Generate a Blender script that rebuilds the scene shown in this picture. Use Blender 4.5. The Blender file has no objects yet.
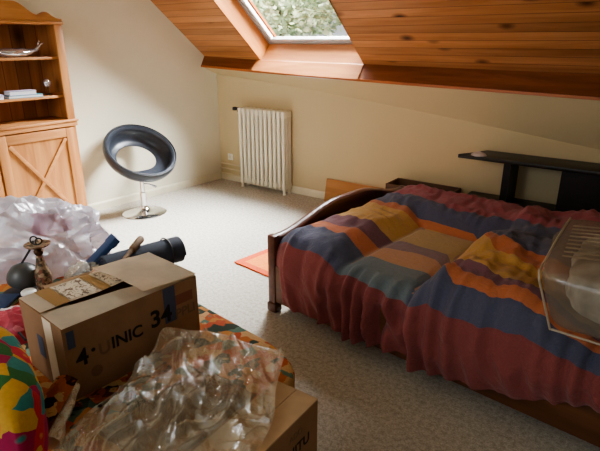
import bpy, bmesh, math, random
from math import sin, cos, pi, radians, exp, sqrt
from mathutils import Vector, Matrix, noise
random.seed(7)
COL = bpy.context.scene.collection

# ------------------------------------------------------------------ materials
def mat_new(name):
    m = bpy.data.materials.new(name); m.use_nodes = True
    nt = m.node_tree; b = nt.nodes['Principled BSDF']
    return m, nt, b
def N(nt, t, **kw):
    n = nt.nodes.new(t)
    for k, v in kw.items(): setattr(n, k, v)
    return n
def ramp(nt, fac, stops, interp='LINEAR'):
    r = N(nt, 'ShaderNodeValToRGB'); cr = r.color_ramp; cr.interpolation = interp
    while len(cr.elements) < len(stops): cr.elements.new(0.5)
    for e, (p, c) in zip(cr.elements, stops):
        e.position = p; e.color = (c[0], c[1], c[2], 1)
    nt.links.new(fac, r.inputs[0]); return r.outputs[0]
def coords(nt, scale=(1, 1, 1), kind='Object'):
    tc = N(nt, 'ShaderNodeTexCoord'); mp = N(nt, 'ShaderNodeMapping'); mp.inputs['Scale'].default_value = scale
    nt.links.new(tc.outputs[kind], mp.inputs[0]); return mp.outputs[0]
def noise_n(nt, vec, scale, detail=3, rough=.55, dist=0):
    n = N(nt, 'ShaderNodeTexNoise'); n.inputs['Scale'].default_value = scale; n.inputs['Detail'].default_value = detail
    n.inputs['Roughness'].default_value = rough; n.inputs['Distortion'].default_value = dist
    nt.links.new(vec, n.inputs['Vector']); return n.outputs['Fac']
def mixc(nt, fac, a, b, mode='MIX'):
    m = N(nt, 'ShaderNodeMix', data_type='RGBA', blend_type=mode)
    for sock, v in ((m.inputs[0], fac), (m.inputs[6], a), (m.inputs[7], b)):
        if hasattr(v, 'is_linked'): nt.links.new(v, sock)
        elif isinstance(v, (int, float)): sock.default_value = v
        else: sock.default_value = (*v[:3], 1)
    return m.outputs[2]
def mth(nt, op, a, b=None):
    m = N(nt, 'ShaderNodeMath', operation=op)
    for i, v in enumerate((a, b)):
        if v is None: continue
        if hasattr(v, 'is_linked'): nt.links.new(v, m.inputs[i])
        else: m.inputs[i].default_value = v
    return m.outputs[0]
def bump(nt, b, h, strength=.3, dist=.01):
    n = N(nt, 'ShaderNodeBump'); n.inputs['Strength'].default_value = strength; n.inputs['Distance'].default_value = dist
    nt.links.new(h, n.inputs['Height']); nt.links.new(n.outputs[0], b.inputs['Normal'])
def S(c):  # sRGB 0-255 -> linear
    return tuple(((v / 255) / 12.92 if v / 255 <= .04045 else ((v / 255 + .055) / 1.055) ** 2.4) for v in c)
def plain(name, c, rough=.6, metal=0, var=.08, vs=6, bmp=0, bs=60, spec=.5):
    m, nt, b = mat_new(name); v = coords(nt)
    f = noise_n(nt, v, vs, 4)
    lo = tuple(x * (1 - var * 1.5) for x in c); hi = tuple(min(1, x * (1 + var)) for x in c)
    nt.links.new(ramp(nt, f, [(.3, lo), (.7, hi)]), b.inputs['Base Color'])
    b.inputs['Roughness'].default_value = rough; b.inputs['Metallic'].default_value = metal
    b.inputs['Specular IOR Level'].default_value = spec
    if bmp: bump(nt, b, noise_n(nt, v, bs, 3), bmp, .004)
    return m
def wood(name, c1, c2, grain=0, rough=.45, plank=None, knots=0, knotc=None, scale=1.0, jitter=.25, spec=.4):
    """grain: axis index the fibres run along; plank=(axis,width)"""
    m, nt, b = mat_new(name)
    tc = N(nt, 'ShaderNodeTexCoord'); vec = tc.outputs['Object']
    jit = None; groove = None
    if plank:
        ax, w = plank
        sp = N(nt, 'ShaderNodeSeparateXYZ'); nt.links.new(vec, sp.inputs[0])
        q = mth(nt, 'DIVIDE', sp.outputs[ax], w); fl = mth(nt, 'FLOOR', q); fr = mth(nt, 'FRACT', q)
        wn = N(nt, 'ShaderNodeTexWhiteNoise', noise_dimensions='1D'); nt.links.new(fl, wn.inputs['W']); jit = wn.outputs['Value']
        ad = N(nt, 'ShaderNodeVectorMath', operation='MULTIPLY_ADD'); nt.links.new(wn.outputs['Color'], ad.inputs[0])
        ad.inputs[1].default_value = (9, 9, 9); nt.links.new(vec, ad.inputs[2]); vec2 = ad.outputs[0]
        d = mth(nt, 'MINIMUM', fr, mth(nt, 'SUBTRACT', 1, fr))
        groove = mth(nt, 'LESS_THAN', d, .035)
    else: vec2 = vec
    mp = N(nt, 'ShaderNodeMapping'); s = [16 * scale] * 3; s[grain] = 1.3 * scale; mp.inputs['Scale'].default_value = s
    nt.links.new(vec2, mp.inputs[0])
    f = noise_n(nt, mp.outputs[0], 1.0, 5, .6, .6)
    col = ramp(nt, f, [(.3, c2), (.7, c1)])
    if jit is not None:
        k = mth(nt, 'MULTIPLY_ADD', jit, jitter * 2); k.node.inputs[2].default_value = 1 - jitter
        cb = N(nt, 'ShaderNodeCombineColor')
        for i in range(3): nt.links.new(k, cb.inputs[i])
        col = mixc(nt, 1.0, col, cb.outputs[0], 'MULTIPLY')
    if knots:
        mk = N(nt, 'ShaderNodeMapping'); s = [knots] * 3; s[grain] = knots * .62; mk.inputs['Scale'].default_value = s
        nt.links.new(vec2, mk.inputs[0])
        vo = N(nt, 'ShaderNodeTexVoronoi'); vo.inputs['Scale'].default_value = 1; nt.links.new(mk.outputs[0], vo.inputs['Vector'])
        kf = ramp(nt, vo.outputs['Distance'], [(.04, (1, 1, 1)), (.17, (0, 0, 0))])
        col = mixc(nt, kf, col, knotc or tuple(x * .25 for x in c2))
    if groove is not None:
        col = mixc(nt, mth(nt, 'MULTIPLY', groove, .6), col, tuple(x * .22 for x in c2))
        bump(nt, b, groove, .4, -.004)
    nt.links.new(col, b.inputs['Base Color'])
    b.inputs['Roughness'].default_value = rough; b.inputs['Specular IOR Level'].default_value = spec
    return m
def cells(name, stops, scale, warp=.12, rough=.85, sc=(1, 1, 1), thr=None):
    """printed fabric: warped voronoi cells coloured from stops + darker outlines"""
    m, nt, b = mat_new(name); v = coords(nt, sc)
    nz = N(nt, 'ShaderNodeTexNoise'); nz.inputs['Scale'].default_value = scale * .9; nt.links.new(v, nz.inputs['Vector'])
    ad = N(nt, 'ShaderNodeVectorMath', operation='MULTIPLY_ADD'); nt.links.new(nz.outputs['Color'], ad.inputs[0])
    ad.inputs[1].default_value = (warp, warp, warp); nt.links.new(v, ad.inputs[2])
    vo = N(nt, 'ShaderNodeTexVoronoi'); vo.inputs['Scale'].default_value = scale; nt.links.new(ad.outputs[0], vo.inputs['Vector'])
    sp = N(nt, 'ShaderNodeSeparateColor'); nt.links.new(vo.outputs['Color'], sp.inputs[0])
    n = len(stops)
    col = ramp(nt, sp.outputs[0], [(i / n, c) for i, c in enumerate(stops)], 'CONSTANT')
    core = ramp(nt, vo.outputs['Distance'], [(.10, (1, 1, 1)), (.22, (0, 0, 0))])
    col2 = ramp(nt, sp.outputs[1], [(i / n, c) for i, c in enumerate(stops[::-1])], 'CONSTANT')
    col = mixc(nt, core, col, col2)
    f = noise_n(nt, v, scale * 6, 3)
    col = mixc(nt, mth(nt, 'MULTIPLY', f, .35), col, (.03, .02, .02))
    nt.links.new(col, b.inputs['Base Color']); b.inputs['Roughness'].default_value = rough; b.inputs['Specular IOR Level'].default_value = .2
    return m
def film(name, tint, clear=.5, gloss=.3, rough=.12, body=None, bmp=0.0, bs=30):
    """thin plastic film: transparent + glossy + a milky body"""
    m = bpy.data.materials.new(name); m.use_nodes = True; nt = m.node_tree; nt.nodes.clear()
    out = N(nt, 'ShaderNodeOutputMaterial')
    tr = N(nt, 'ShaderNodeBsdfTransparent'); tr.inputs[0].default_value = (*tint, 1)
    gl = N(nt, 'ShaderNodeBsdfGlossy'); gl.inputs['Roughness'].default_value = rough; gl.inputs[0].default_value = (1, 1, 1, 1)
    df = N(nt, 'ShaderNodeBsdfDiffuse'); tl = N(nt, 'ShaderNodeBsdfTranslucent')
    v = coords(nt)
    bc = body or tint
    c = ramp(nt, noise_n(nt, v, 9, 4), [(.3, tuple(x * .8 for x in bc)), (.7, bc)])
    nt.links.new(c, df.inputs[0]); nt.links.new(c, tl.inputs[0])
    mb = N(nt, 'ShaderNodeMixShader'); mb.inputs[0].default_value = .45; nt.links.new(df.outputs[0], mb.inputs[1]); nt.links.new(tl.outputs[0], mb.inputs[2])
    m1 = N(nt, 'ShaderNodeMixShader'); m1.inputs[0].default_value = clear
    nt.links.new(mb.outputs[0], m1.inputs[1]); nt.links.new(tr.outputs[0], m1.inputs[2])
    m2 = N(nt, 'ShaderNodeMixShader'); m2.inputs[0].default_value = gloss
    nt.links.new(m1.outputs[0], m2.inputs[1]); nt.links.new(gl.outputs[0], m2.inputs[2])
    if bmp:
        bn = N(nt, 'ShaderNodeBump'); bn.inputs['Strength'].default_value = bmp; bn.inputs['Distance'].default_value = .012
        nt.links.new(noise_n(nt, v, bs, 4, .6, 1.2), bn.inputs['Height'])
        for s in (gl, df, tl): nt.links.new(bn.outputs[0], s.inputs['Normal'])
    nt.links.new(m2.outputs[0], out.inputs[0]); return m

M = {}
def wallmat(name, c):
    m, nt, b = mat_new(name); v = coords(nt)
    f = noise_n(nt, v, 1.3, 4); g = noise_n(nt, v, 14, 3)
    col = ramp(nt, f, [(.3, tuple(x * .93 for x in c)), (.75, c)])
    col = mixc(nt, mth(nt, 'MULTIPLY', g, .10), col, tuple(x * .7 for x in c))
    nt.links.new(col, b.inputs['Base Color']); b.inputs['Roughness'].default_value = .9; b.inputs['Specular IOR Level'].default_value = .2
    bump(nt, b, noise_n(nt, v, 55, 4), .12, .004); return m
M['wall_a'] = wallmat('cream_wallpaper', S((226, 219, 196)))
M['wall_b'] = wallmat('cream_wallpaper_shaded', S((206, 189, 152)))  # same cream wall, darker and browner to carry the far wall's shade
M['skirt'] = plain('cream_paint', S((224, 216, 190)), .5)
def carpet():
    m, nt, b = mat_new('carpet_beige'); v = coords(nt)
    f = noise_n(nt, v, 150, 3, .7); g = noise_n(nt, v, 2.2, 4); h = noise_n(nt, v, 48, 3, .7)
    c = ramp(nt, f, [(.3, S((168, 162, 150))), (.7, S((222, 217, 206)))])
    c = mixc(nt, mth(nt, 'MULTIPLY', g, .28), c, S((160, 150, 132)))
    c = mixc(nt, ramp(nt, h, [(.35, (.45,) * 3), (.6, (0, 0, 0))]), c, S((120, 108, 90)))
    nt.links.new(c, b.inputs['Base Color']); b.inputs['Roughness'].default_value = 1; b.inputs['Specular IOR Level'].default_value = .05
    bump(nt, b, f, .5, .006); return m
M['carpet'] = carpet()
M['ceil'] = wood('varnished_pine_planks', S((196, 140, 96)), S((160, 106, 66)), 0, .34, (1, .082), 3.6, S((58, 24, 10)), .9, .17)
M['trimwood'] = wood('varnished_pine_trim', S((188, 112, 62)), S((140, 76, 38)), 0, .3, None, 2.2, S((70, 30, 14)))
M['reveal'] = wood('pine_reveal', S((190, 126, 70)), S((160, 98, 50)), 1, .4, None, 0)
M['revealx'] = wood('pine_reveal_low', S((186, 128, 80)), S((158, 100, 60)), 0, .4, None, 0)
M['beam'] = wood('dark_varnished_beam', S((150, 92, 56)), S((112, 66, 38)), 0, .4, None, 1.6, S((50, 22, 10)))
M['pine'] = wood('bookcase_pine', S((196, 140, 86)), S((162, 106, 60)), 2, .42, None, 3.2, S((96, 46, 18)))
M['pineh'] = wood('bookcase_pine_cross', S((198, 142, 90)), S((164, 108, 62)), 1, .42, None, 2.4, S((110, 54, 22)))
M['pineback'] = wood('bookcase_back_boards', S((176, 120, 72)), S((138, 88, 50)), 2, .55, (1, .1), 2.6, S((60, 28, 12)))
M['bedwood'] = wood('dark_mahogany', S((112, 70, 52)), S((74, 44, 34)), 1, .3, None, 0)
M['railwood'] = wood('brown_rail', S((112, 70, 42)), S((80, 50, 30)), 0, .4, None, 0)
M['blackwood'] = wood('black_brown_laminate', S((40, 33, 28)), S((27, 23, 21)), 0, .42, None, 0)
M['cratewood'] = wood('brown_crate', S((96, 66, 42)), S((70, 46, 30)), 0, .6, None, 0)
M['boardwood'] = wood('honey_board', S((186, 134, 84)), S((160, 108, 62)), 0, .5, None, 0)
M['enamel'] = plain('cream_enamel', S((232, 226, 206)), .35, 0, .04)
M['pipe'] = plain('painted_pipe', S((214, 200, 166)), .45)
M['leather'] = plain('black_leather', S((52, 56, 64)), .33, 0, .12, 30, .12, 240)
M['chrome'] = plain('chrome', (.78, .78, .78), .14, 1, .03)
M['dark'] = plain('dark_plastic', S((30, 30, 32)), .45)
M['brass'] = plain('dark_brass', S((92, 70, 46)), .4, .8)
M['white'] = plain('white_plastic', S((236, 234, 228)), .4, 0, .03)
M['grey'] = plain('grey_aluminium', S((166, 168, 168)), .4, .3, .04)
M['lightgrey'] = plain('pale_grey_frame', S((214, 214, 210)), .45, 0, .04)
M['mattress'] = plain('mattress_ticking', S((150, 120, 100)), .9)
M['navyfoam'] = plain('rolled_mat_foam', S((52, 58, 72)), .75, 0, .12, 20, .3, 160)
M['navy'] = plain('navy_cover', S((48, 72, 112)), .5, 0, .1)
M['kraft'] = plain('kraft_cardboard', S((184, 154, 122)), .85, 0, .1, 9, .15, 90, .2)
M['kraftdark'] = plain('kraft_cardboard_shaded', S((146, 112, 84)), .85, 0, .1, 7, .15, 90, .2)  # same cardboard, darkened to put shade into the box sides
M['kraftlight'] = plain('kraft_cardboard_lit', S((232, 214, 190)), .85, 0, .08, 9, .12, 90, .2)  # same cardboard, paler: skylight on the top flaps put into the colour
M['tape'] = plain('brown_tape', S((150, 116, 72)), .35, 0, .06)
M['ink'] = plain('black_ink', S((26, 24, 24)), .8)
M['inkfaint'] = plain('faded_ink', S((122, 92, 68)), .85)
M['blueink'] = plain('blue_grey_print', S((70, 76, 96)), .8)
M['redink'] = plain('dull_red_print', S((130, 82, 62)), .85)
M['tan'] = plain('tan_cloth', S((160, 124, 88)), .9, 0, .1)
M['red'] = plain('red_plastic', S((196, 44, 62)), .4, 0, .15, 20)
M['redcloth'] = plain('dark_red_cloth', S((120, 36, 30)), .9, 0, .15)
M['teal'] = plain('teal_paper', S((70, 150, 160)), .6)
M['paper'] = plain('white_paper', S((226, 224, 226)), .7, 0, .04)
M['lilac'] = plain('lilac_paper', S((190, 184, 210)), .7)
M['greenpaper'] = plain('green_paper', S((120, 150, 96)), .6, 0, .15, 30)
M['gunmetal'] = plain('grey_lamp_paint', S((74, 74, 72)), .42, .3)
M['stick'] = wood('weathered_wood', S((140, 116, 92)), S((100, 80, 60)), 2, .7, None, 0)
M['pale'] = plain('pale_pink_cloth', S((206, 188, 180)), .9)
YL = S((212, 164, 70)); ORR = S((214, 110, 44)); RD = S((178, 50, 46)); MG = S((164, 40, 80)); GR = S((56, 112, 60)); TE = S((60, 136, 130)); DG = S((44, 60, 40))
M['floral'] = cells('floral_cushion_print', [YL, YL, GR, YL, S((200, 60, 70)), TE, S((216, 150, 70)), YL, MG], 15, .04)
M['floralb'] = cells('floral_bedspread_print', [S((206, 112, 70)), S((214, 150, 84)), S((206, 104, 72)), S((110, 140, 124)), S((222, 180, 130)), S((70, 84, 70)), S((212, 128, 72))], 20, .06)
M['orangeprint'] = cells('orange_brown_print', [S((216, 120, 50)), S((120, 60, 30)), S((226, 190, 140)), S((200, 96, 40)), S((70, 40, 26))], 34, .03)
M['ceramic'] = cells('speckled_ceramic', [S((176, 150, 120)), S((110, 84, 60)), S((150, 130, 104)), S((84, 76, 60)), S((140, 90, 70))], 70, .01, .35)
M['bagwhite'] = film('white_carrier_bag', (.9, .9, .95), .16, .14, .25, S((232, 230, 240)), .5, 22)
M['bagclear'] = film('clear_crumpled_film', (.95, .93, .87), .62, .22, .11, S((232, 224, 202)), .55, 26)
M['bagvinyl'] = film('clear_vinyl', (.92, .91, .88), .62, .10, .22, S((184, 178, 166)), .8, 9)
M['glass'] = film('clear_glass', (.96, .97, .98), .90, .7, .04)
M['crystal'] = film('crystal', (.9, .92, .96), .6, .5, .06, S((220, 220, 230)))
M['pane'] = film('window_pane', (.97, .98, .98), 1.0, .04, .02)
def printstrip():
    m, nt, b = mat_new('printed_squiggle'); v = coords(nt, (1, 1.5, 1))
    f = noise_n(nt, v, 62, 1, .5, .8)
    c = ramp(nt, f, [(.42, S((112, 90, 76))), (.48, S((204, 188, 164)))])
    nt.links.new(c, b.inputs['Base Color']); b.inputs['Roughness'].default_value = .8; return m
M['squiggle'] = printstrip()
def rugmat():
    m, nt, b = mat_new('orange_woven_rug'); v = coords(nt, (1, 8, 1))
    f = noise_n(nt, v, 40, 3)
    nt.links.new(ramp(nt, f, [(.3, S((214, 112, 44))), (.7, S((236, 150, 70)))]), b.inputs['Base Color'])
    b.inputs['Roughness'].default_value = .95; bump(nt, b, f, .4, .004); return m
M['rug'] = rugmat(); M['rugborder'] = plain('rug_border', S((206, 88, 44)), .95, 0, .1, 60)
def duvetmat():
    m, nt, b = mat_new('striped_duvet_cotton')
    def attr(n):
        a = N(nt, 'ShaderNodeAttribute'); a.attribute_name = n; return a.outputs['Fac']
    s = attr('stripe'); fade = attr('fade')
    v = coords(nt)
    red = S((142, 50, 50)); blue = S((44, 76, 110)); org = S((208, 116, 62)); pur = S((116, 68, 86)); yel = S((220, 170, 84)); pk = S((164, 66, 80))
    s01 = mth(nt, 'MULTIPLY_ADD', s, .5); s01.node.inputs[2].default_value = .25          # stripe -.5..1.5 -> 0..1
    P = lambda x: (x + .5) * .5
    stops = [(0, red), (P(.03), blue), (P(.20), org), (P(.27), pur), (P(.43), yel), (P(.77), org), (P(.86), blue), (P(1.18), pk)]
    c = ramp(nt, s01, stops, 'CONSTANT')
    F_ = lambda c, k: tuple(x * k for x in c)
    f2 = [(0, red), (P(.03), S((98, 128, 136))), (P(.20), S((204, 150, 104))), (P(.27), S((136, 112, 116))), (P(.43), S((196, 164, 100))), (P(.77), S((172, 132, 104))), (P(.86), S((96, 106, 122))), (P(1.18), pk)]
    c2 = ramp(nt, s01, f2, 'CONSTANT')
    c = mixc(nt, fade, c, c2)
    w = coords(nt, (1, 1, 1)); nz = noise_n(nt, coords(nt, (5, 60, 60)), 6, 3, .7); n2 = noise_n(nt, coords(nt, (60, 8, 60)), 5, 3, .7)
    c = mixc(nt, mth(nt, 'MULTIPLY', nz, .62), c, (.05, .025, .03))
    c = mixc(nt, mth(nt, 'MULTIPLY', n2, .24), c, (.5, .34, .28))
    nt.links.new(c, b.inputs['Base Color']); b.inputs['Roughness'].default_value = .85; b.inputs['Specular IOR Level'].default_value = .15
    b.inputs['Sheen Weight'].default_value = .15
    bump(nt, b, noise_n(nt, v, 20, 4, .6, 1.0), .5, .016); return m
M['duvet'] = duvetmat()
M['vinylpanel'] = plain('ribbed_quilted_panel', S((176, 160, 138)), .45, 0, .06)
M['bedding'] = plain('grey_brown_bedding', S((196, 188, 174)), .9, 0, .3, 14, .4, 18)
def leafmat():
    m, nt, b = mat_new('leaves_overexposed'); v = coords(nt)
    f = noise_n(nt, v, 2.5, 3)
    nt.links.new(ramp(nt, f, [(.3, S((130, 156, 122))), (.5, S((190, 204, 164))), (.7, S((238, 232, 204)))]), b.inputs['Base Color'])  # leaf tones raised towards white to stand in for overexposed daylight
    b.inputs['Roughness'].default_value = .6; return m
M['leaf'] = leafmat(); M['bark'] = plain('bark', S((90, 74, 58)), .9)
M['rooftile'] = plain('roof_slate', S((150, 152, 152)), .6)

# ------------------------------------------------------------------ mesh helpers
def fin(name, bm, m, parent=None, loc=None, sharp=35, smooth=True, bevel=0):
    bm.normal_update()
    if bevel:
        es = [e for e in bm.edges if len(e.link_faces) == 2 and e.calc_face_angle(0) > radians(40)]
        if es: bmesh.ops.bevel(bm, geom=es, offset=bevel, segments=2, affect='EDGES', profile=.5, clamp_overlap=True)
        bm.normal_update()
    for f in bm.faces: f.smooth = smooth
    for e in bm.edges:
        if len(e.link_faces) == 2 and e.calc_face_angle(0) > radians(sharp): e.smooth = False
    me = bpy.data.meshes.new(name); bm.to_mesh(me); bm.free()
    for x in (m if isinstance(m, (list, tuple)) else [m]): me.materials.append(x)
    o = bpy.data.objects.new(name, me); COL.objects.link(o)
    if parent: o.parent = parent
    if loc: o.location = loc
    return o
def BM(): return bmesh.new()
def box(bm, a, b, mx=None, mi=0):
    c = [Vector((x, y, z)) for x in (a[0], b[0]) for y in (a[1], b[1]) for z in (a[2], b[2])]
    if mx: c = [mx @ v for v in c]
    v = [bm.verts.new(p) for p in c]
    for q in ((0, 1, 3, 2), (4, 6, 7, 5), (0, 4, 5, 1), (2, 3, 7, 6), (0, 2, 6, 4), (1, 5, 7, 3)):
        f = bm.faces.new([v[i] for i in q]); f.material_index = mi
    bmesh.ops.recalc_face_normals(bm, faces=bm.faces)
def frame_of(d):
    d = d.normalized(); u = d.orthogonal().normalized(); return u, d.cross(u)
def tube(bm, pts, r, n=10, caps=True):
    pts = [Vector(p) for p in pts]; rs = r if isinstance(r, (list, tuple)) else [r] * len(pts)
    rings = []; u = None
    for i, p in enumerate(pts):
        d = (pts[min(i + 1, len(pts) - 1)] - pts[max(i - 1, 0)]).normalized()
        if u is None: u = d.orthogonal().normalized()
        u = (u - d * u.dot(d)).normalized(); w = d.cross(u)
        rings.append([bm.verts.new(p + (u * cos(2 * pi * k / n) + w * sin(2 * pi * k / n)) * rs[i]) for k in range(n)])
    for a, b in zip(rings, rings[1:]):
        for k in range(n): bm.faces.new((a[k], a[(k + 1) % n], b[(k + 1) % n], b[k]))
    if caps: bm.faces.new(rings[0][::-1]); bm.faces.new(rings[-1])
def lathe(bm, prof, c=(0, 0, 0), n=24, mx=None):
    c = Vector(c); rings = []
    for r, z in prof:
        ring = []
        for k in range(n):
            p = Vector((r * cos(2 * pi * k / n), r * sin(2 * pi * k / n), z))
            ring.append(bm.verts.new(mx @ p if mx else p + c))
        rings.append(ring)
    for a, b in zip(rings, rings[1:]):
        for k in range(n): bm.faces.new((a[k], a[(k + 1) % n], b[(k + 1) % n], b[k]))
    if prof[0][0] > 1e-5 : bm.faces.new(rings[0][::-1])
    if prof[-1][0] > 1e-5: bm.faces.new(rings[-1])
    bmesh.ops.remove_doubles(bm, verts=bm.verts, dist=1e-6)
def prism(bm, poly, lo, hi, axis):
    """extrude a 2D polygon along axis (0,1,2); the poly gives the other two coordinates in order"""
    def P(p, t):
        q = list(p); q.insert(axis, t); return q
    a = [bm.verts.new(P(p, lo)) for p in poly]; b = [bm.verts.new(P(p, hi)) for p in poly]; n = len(poly)
    bm.faces.new(a); bm.faces.new(b[::-1])
    for i in range(n): bm.faces.new((a[i], b[i], b[(i + 1) % n], a[(i + 1) % n]))
    bmesh.ops.recalc_face_normals(bm, faces=bm.faces)
def grid(bm, fn, nu, nv, closed=False):
    vs = [[bm.verts.new(fn(i / nu, j / nv)) for j in range(nv + 1)] for i in range(nu + 1)]
    for i in range(nu):
        for j in range(nv): bm.faces.new((vs[i][j], vs[i + 1][j], vs[i + 1][j + 1], vs[i][j + 1]))
    return vs
def sst(x, a, b):
    t = max(0, min(1, (x - a) / (b - a))); return t * t * (3 - 2 * t)
def nz(p, s=1): return noise.noise(Vector(p) * s)
def rdg(p, s=1, o=4): return noise.ridged_multi_fractal(Vector(p) * s, .9, 2.1, o, 1.0, 2.0)
def emp(name, label, cat, loc=(0, 0, 0), rz=0, group=None):
    o = bpy.data.objects.new(name, None); COL.objects.link(o); o.location = loc; o.rotation_euler = (0, 0, rz); o.empty_display_size = .05
    return tag(o, label, cat, group)
def tag(o, label, cat, group=None, kind=None):
    o['label'] = label; o['category'] = cat
    if group: o['group'] = group
    if kind: o['kind'] = kind
    return o
def st(o): o['kind'] = 'structure'; return o
def text(name, s, size, m, parent, mw, bold=.0, sx=1.0):
    c = bpy.data.curves.new(name, 'FONT'); c.body = s; c.size = size; c.extrude = .0004; c.offset = bold
    o = bpy.data.objects.new(name + '_tmp', c); COL.objects.link(o)
    dg = bpy.context.evaluated_depsgraph_get(); me = bpy.data.meshes.new_from_object(o.evaluated_get(dg)); bpy.data.objects.remove(o)
    me.name = name; me.materials.clear(); me.materials.append(m); me.transform(Matrix.Diagonal((sx, 1, 1, 1)))
    q = bpy.data.objects.new(name, me); COL.objects.link(q); q.parent = parent; q.matrix_local = mw; return q

# ------------------------------------------------------------------ room shell
L, D = -4.13, 4.148
XR, YB = 1.6, -1.6
LB = -4.45
XS = [LB, -3.395, -2.26, -1.0, -.47, XR]
CE = [(L, 3.994, 1.347), (-3.395, 4.027, 1.321), (-2.26, 4.04, 1.311), (-1.0, 4.06, 1.296), (-.47, 4.069, 1.289), (XR, 4.10, 1.265)]
SU = Vector((0, -.768, .640)); NO = Vector((0, .640, .768))            # up the slope; outward normal
R0 = Vector((0, 4.0, 1.342)); STOP = 1.81
def cp(x, s, d=0): return Vector((x, 0, 0)) + R0 + SU * s + NO * d
CM = Matrix(((1, 0, 0, 0), (0, SU.y, NO.y, R0.y), (0, SU.z, NO.z, R0.z), (0, 0, 0, 1)))
HS0, HS1, HX0, HX1 = -.045, 1.02, -3.395, -2.26
bm = BM()
low = [((4.0 - p[1]) / .768) for p in CE]
def q4(a, b, c, d): bm.faces.new([bm.verts.new((x, s, 0)) for x, s in (a, b, c, d)])
q4((XS[0], low[0]), (XS[1], low[1]), (XS[1], STOP), (XS[0], STOP))
q4((HX0, HS1), (HX1, HS1), (HX1, STOP), (HX0, STOP))
for i in (2, 3, 4): q4((XS[i], low[i]), (XS[i + 1], low[i + 1]), (XS[i + 1], STOP), (XS[i], STOP))
o = st(fin('ceiling', bm, M['ceil'], smooth=False)); o.matrix_world = CM
bm = BM(); zt = cp(0, STOP); bm.faces.new([bm.verts.new(p) for p in ((-4.55, zt.y, zt.z), (XR, zt.y, zt.z), (XR, YB, zt.z), (-4.55, YB, zt.z))])
st(fin('ceiling', bm, M['wall_a'], smooth=False))
bm = BM(); bm.faces.new([bm.verts.new(p) for p in ((-4.55, YB, 0), (XR, YB, 0), (XR, D, 0), (L, D, 0))]); st(fin('floor', bm, M['carpet'], smooth=False))
fold = [(L - .02, 1.163), (-4.004, 1.153), (-2.666, 1.039), (-1.415, .896), (-.394, .773), (XR, .53)]
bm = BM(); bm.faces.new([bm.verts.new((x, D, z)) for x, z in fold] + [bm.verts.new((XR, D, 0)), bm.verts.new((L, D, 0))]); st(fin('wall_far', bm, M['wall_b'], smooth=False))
bm = BM(); bm.faces.new([bm.verts.new((L - .065 * (D - y), y, z)) for y, z in ((YB, 0), (D, 0), (D, 1.163), (3.97, 1.255), (3.994, 1.347), (zt.y, zt.z), (YB, zt.z))]); st(fin('wall_left', bm, M['wall_a'], smooth=False))
bm = BM(); bm.faces.new([bm.verts.new((XR, y, z)) for y, z in ((YB, 0), (D, 0), (D, .53), (3.97, 1.08), (4.1, 1.265), (zt.y, zt.z), (YB, zt.z))]); st(fin('wall_right', bm, M['wall_a'], smooth=False))
# beam along the foot of the slope, and the plaster strip between beam and wall
BL = [(L - .05, 1.24), (L, 1.238), (-2.77, 1.181), (-1.87, 1.163), (-1.32, 1.147), (-.44, 1.13), (XR, 1.08)]
def lerp_list(l, x):
    for (a, za), (b, zb) in zip(l, l[1:]):
        if x <= b + 1e-6: return za + (zb - za) * (x - a) / (b - a)
    return l[-1][1]
CEy = [(p[0], p[1]) for p in CE]; CEz = [(p[0], p[2]) for p in CE]
bm = BM(); rings = []
for x in (L - .012, -3.395, -2.26, -1.4, -.434, .5, XR - .001):
    zl = lerp_list(BL, x); y1 = lerp_list(CEy, x); z1 = lerp_list(CEz, x)
    rings.append([bm.verts.new((x, 3.942, zl + .018)), bm.verts.new((x, y1, z1 - .001)), bm.verts.new((x, y1 + .05, z1 + .02)), bm.verts.new((x, 4.02, zl - .001))])
for a, b in zip(rings, rings[1:]):
    for k in range(4): bm.faces.new((a[k], a[(k + 1) % 4], b[(k + 1) % 4], b[k]))
bmesh.ops.recalc_face_normals(bm, faces=bm.faces)
st(fin('trim_1', bm, M['beam'], smooth=False))
bm = BM(); rings = []                                                     # thin lighter lip under the beam
for x in (L - .012, -3.395, -1.866, -.434, XR - .001):
    zl = lerp_list(BL, x)
    rings.append([bm.verts.new((x, 3.936, zl)), bm.verts.new((x, 3.936, zl + .02)), bm.verts.new((x, 3.96, zl + .02)), bm.verts.new((x, 3.96, zl))])
for a, b in zip(rings, rings[1:]):
    for k in range(4): bm.faces.new((a[k], a[(k + 1) % 4], b[(k + 1) % 4], b[k]))
bmesh.ops.recalc_face_normals(bm, faces=bm.faces)
st(fin('trim_2', bm, M['trimwood'], smooth=False))
bm = BM()
def soffit(u, v):
    x = L - .02 + (XR - L + .02) * u; a = Vector((x, 3.955, lerp_list(BL, x) + .002)); b = Vector((x, D - .0005, lerp_list(fold, x))); return a + (b - a) * v
grid(bm, soffit, 60, 8)
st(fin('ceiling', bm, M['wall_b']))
# lighter board over the beam, below the skylight
bm = BM(); rings = []
for x in (-3.44, -2.8, -2.255):
    zl = lerp_list(BL, x) + .02; y1 = lerp_list(CEy, x); z1 = lerp_list(CEz, x)
    f = Vector((0, 3.93, zl)); g = Vector((0, y1 - .014, z1 - .004))
    rings.append([bm.verts.new((x, f.y, f.z)), bm.verts.new((x, g.y, g.z)), bm.verts.new((x, g.y + .01, g.z + .005)), bm.verts.new((x, f.y + .01, f.z))])
for a, b in zip(rings, rings[1:]):
    for k in range(4): bm.faces.new((a[k], a[(k + 1) % 4], b[(k + 1) % 4], b[k]))
bm.faces.new(rings[0][::-1]); bm.faces.new(rings[-1]); bmesh.ops.recalc_face_normals(bm, faces=bm.faces)
st(fin('trim_3', bm, M['revealx'], smooth=False))
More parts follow.
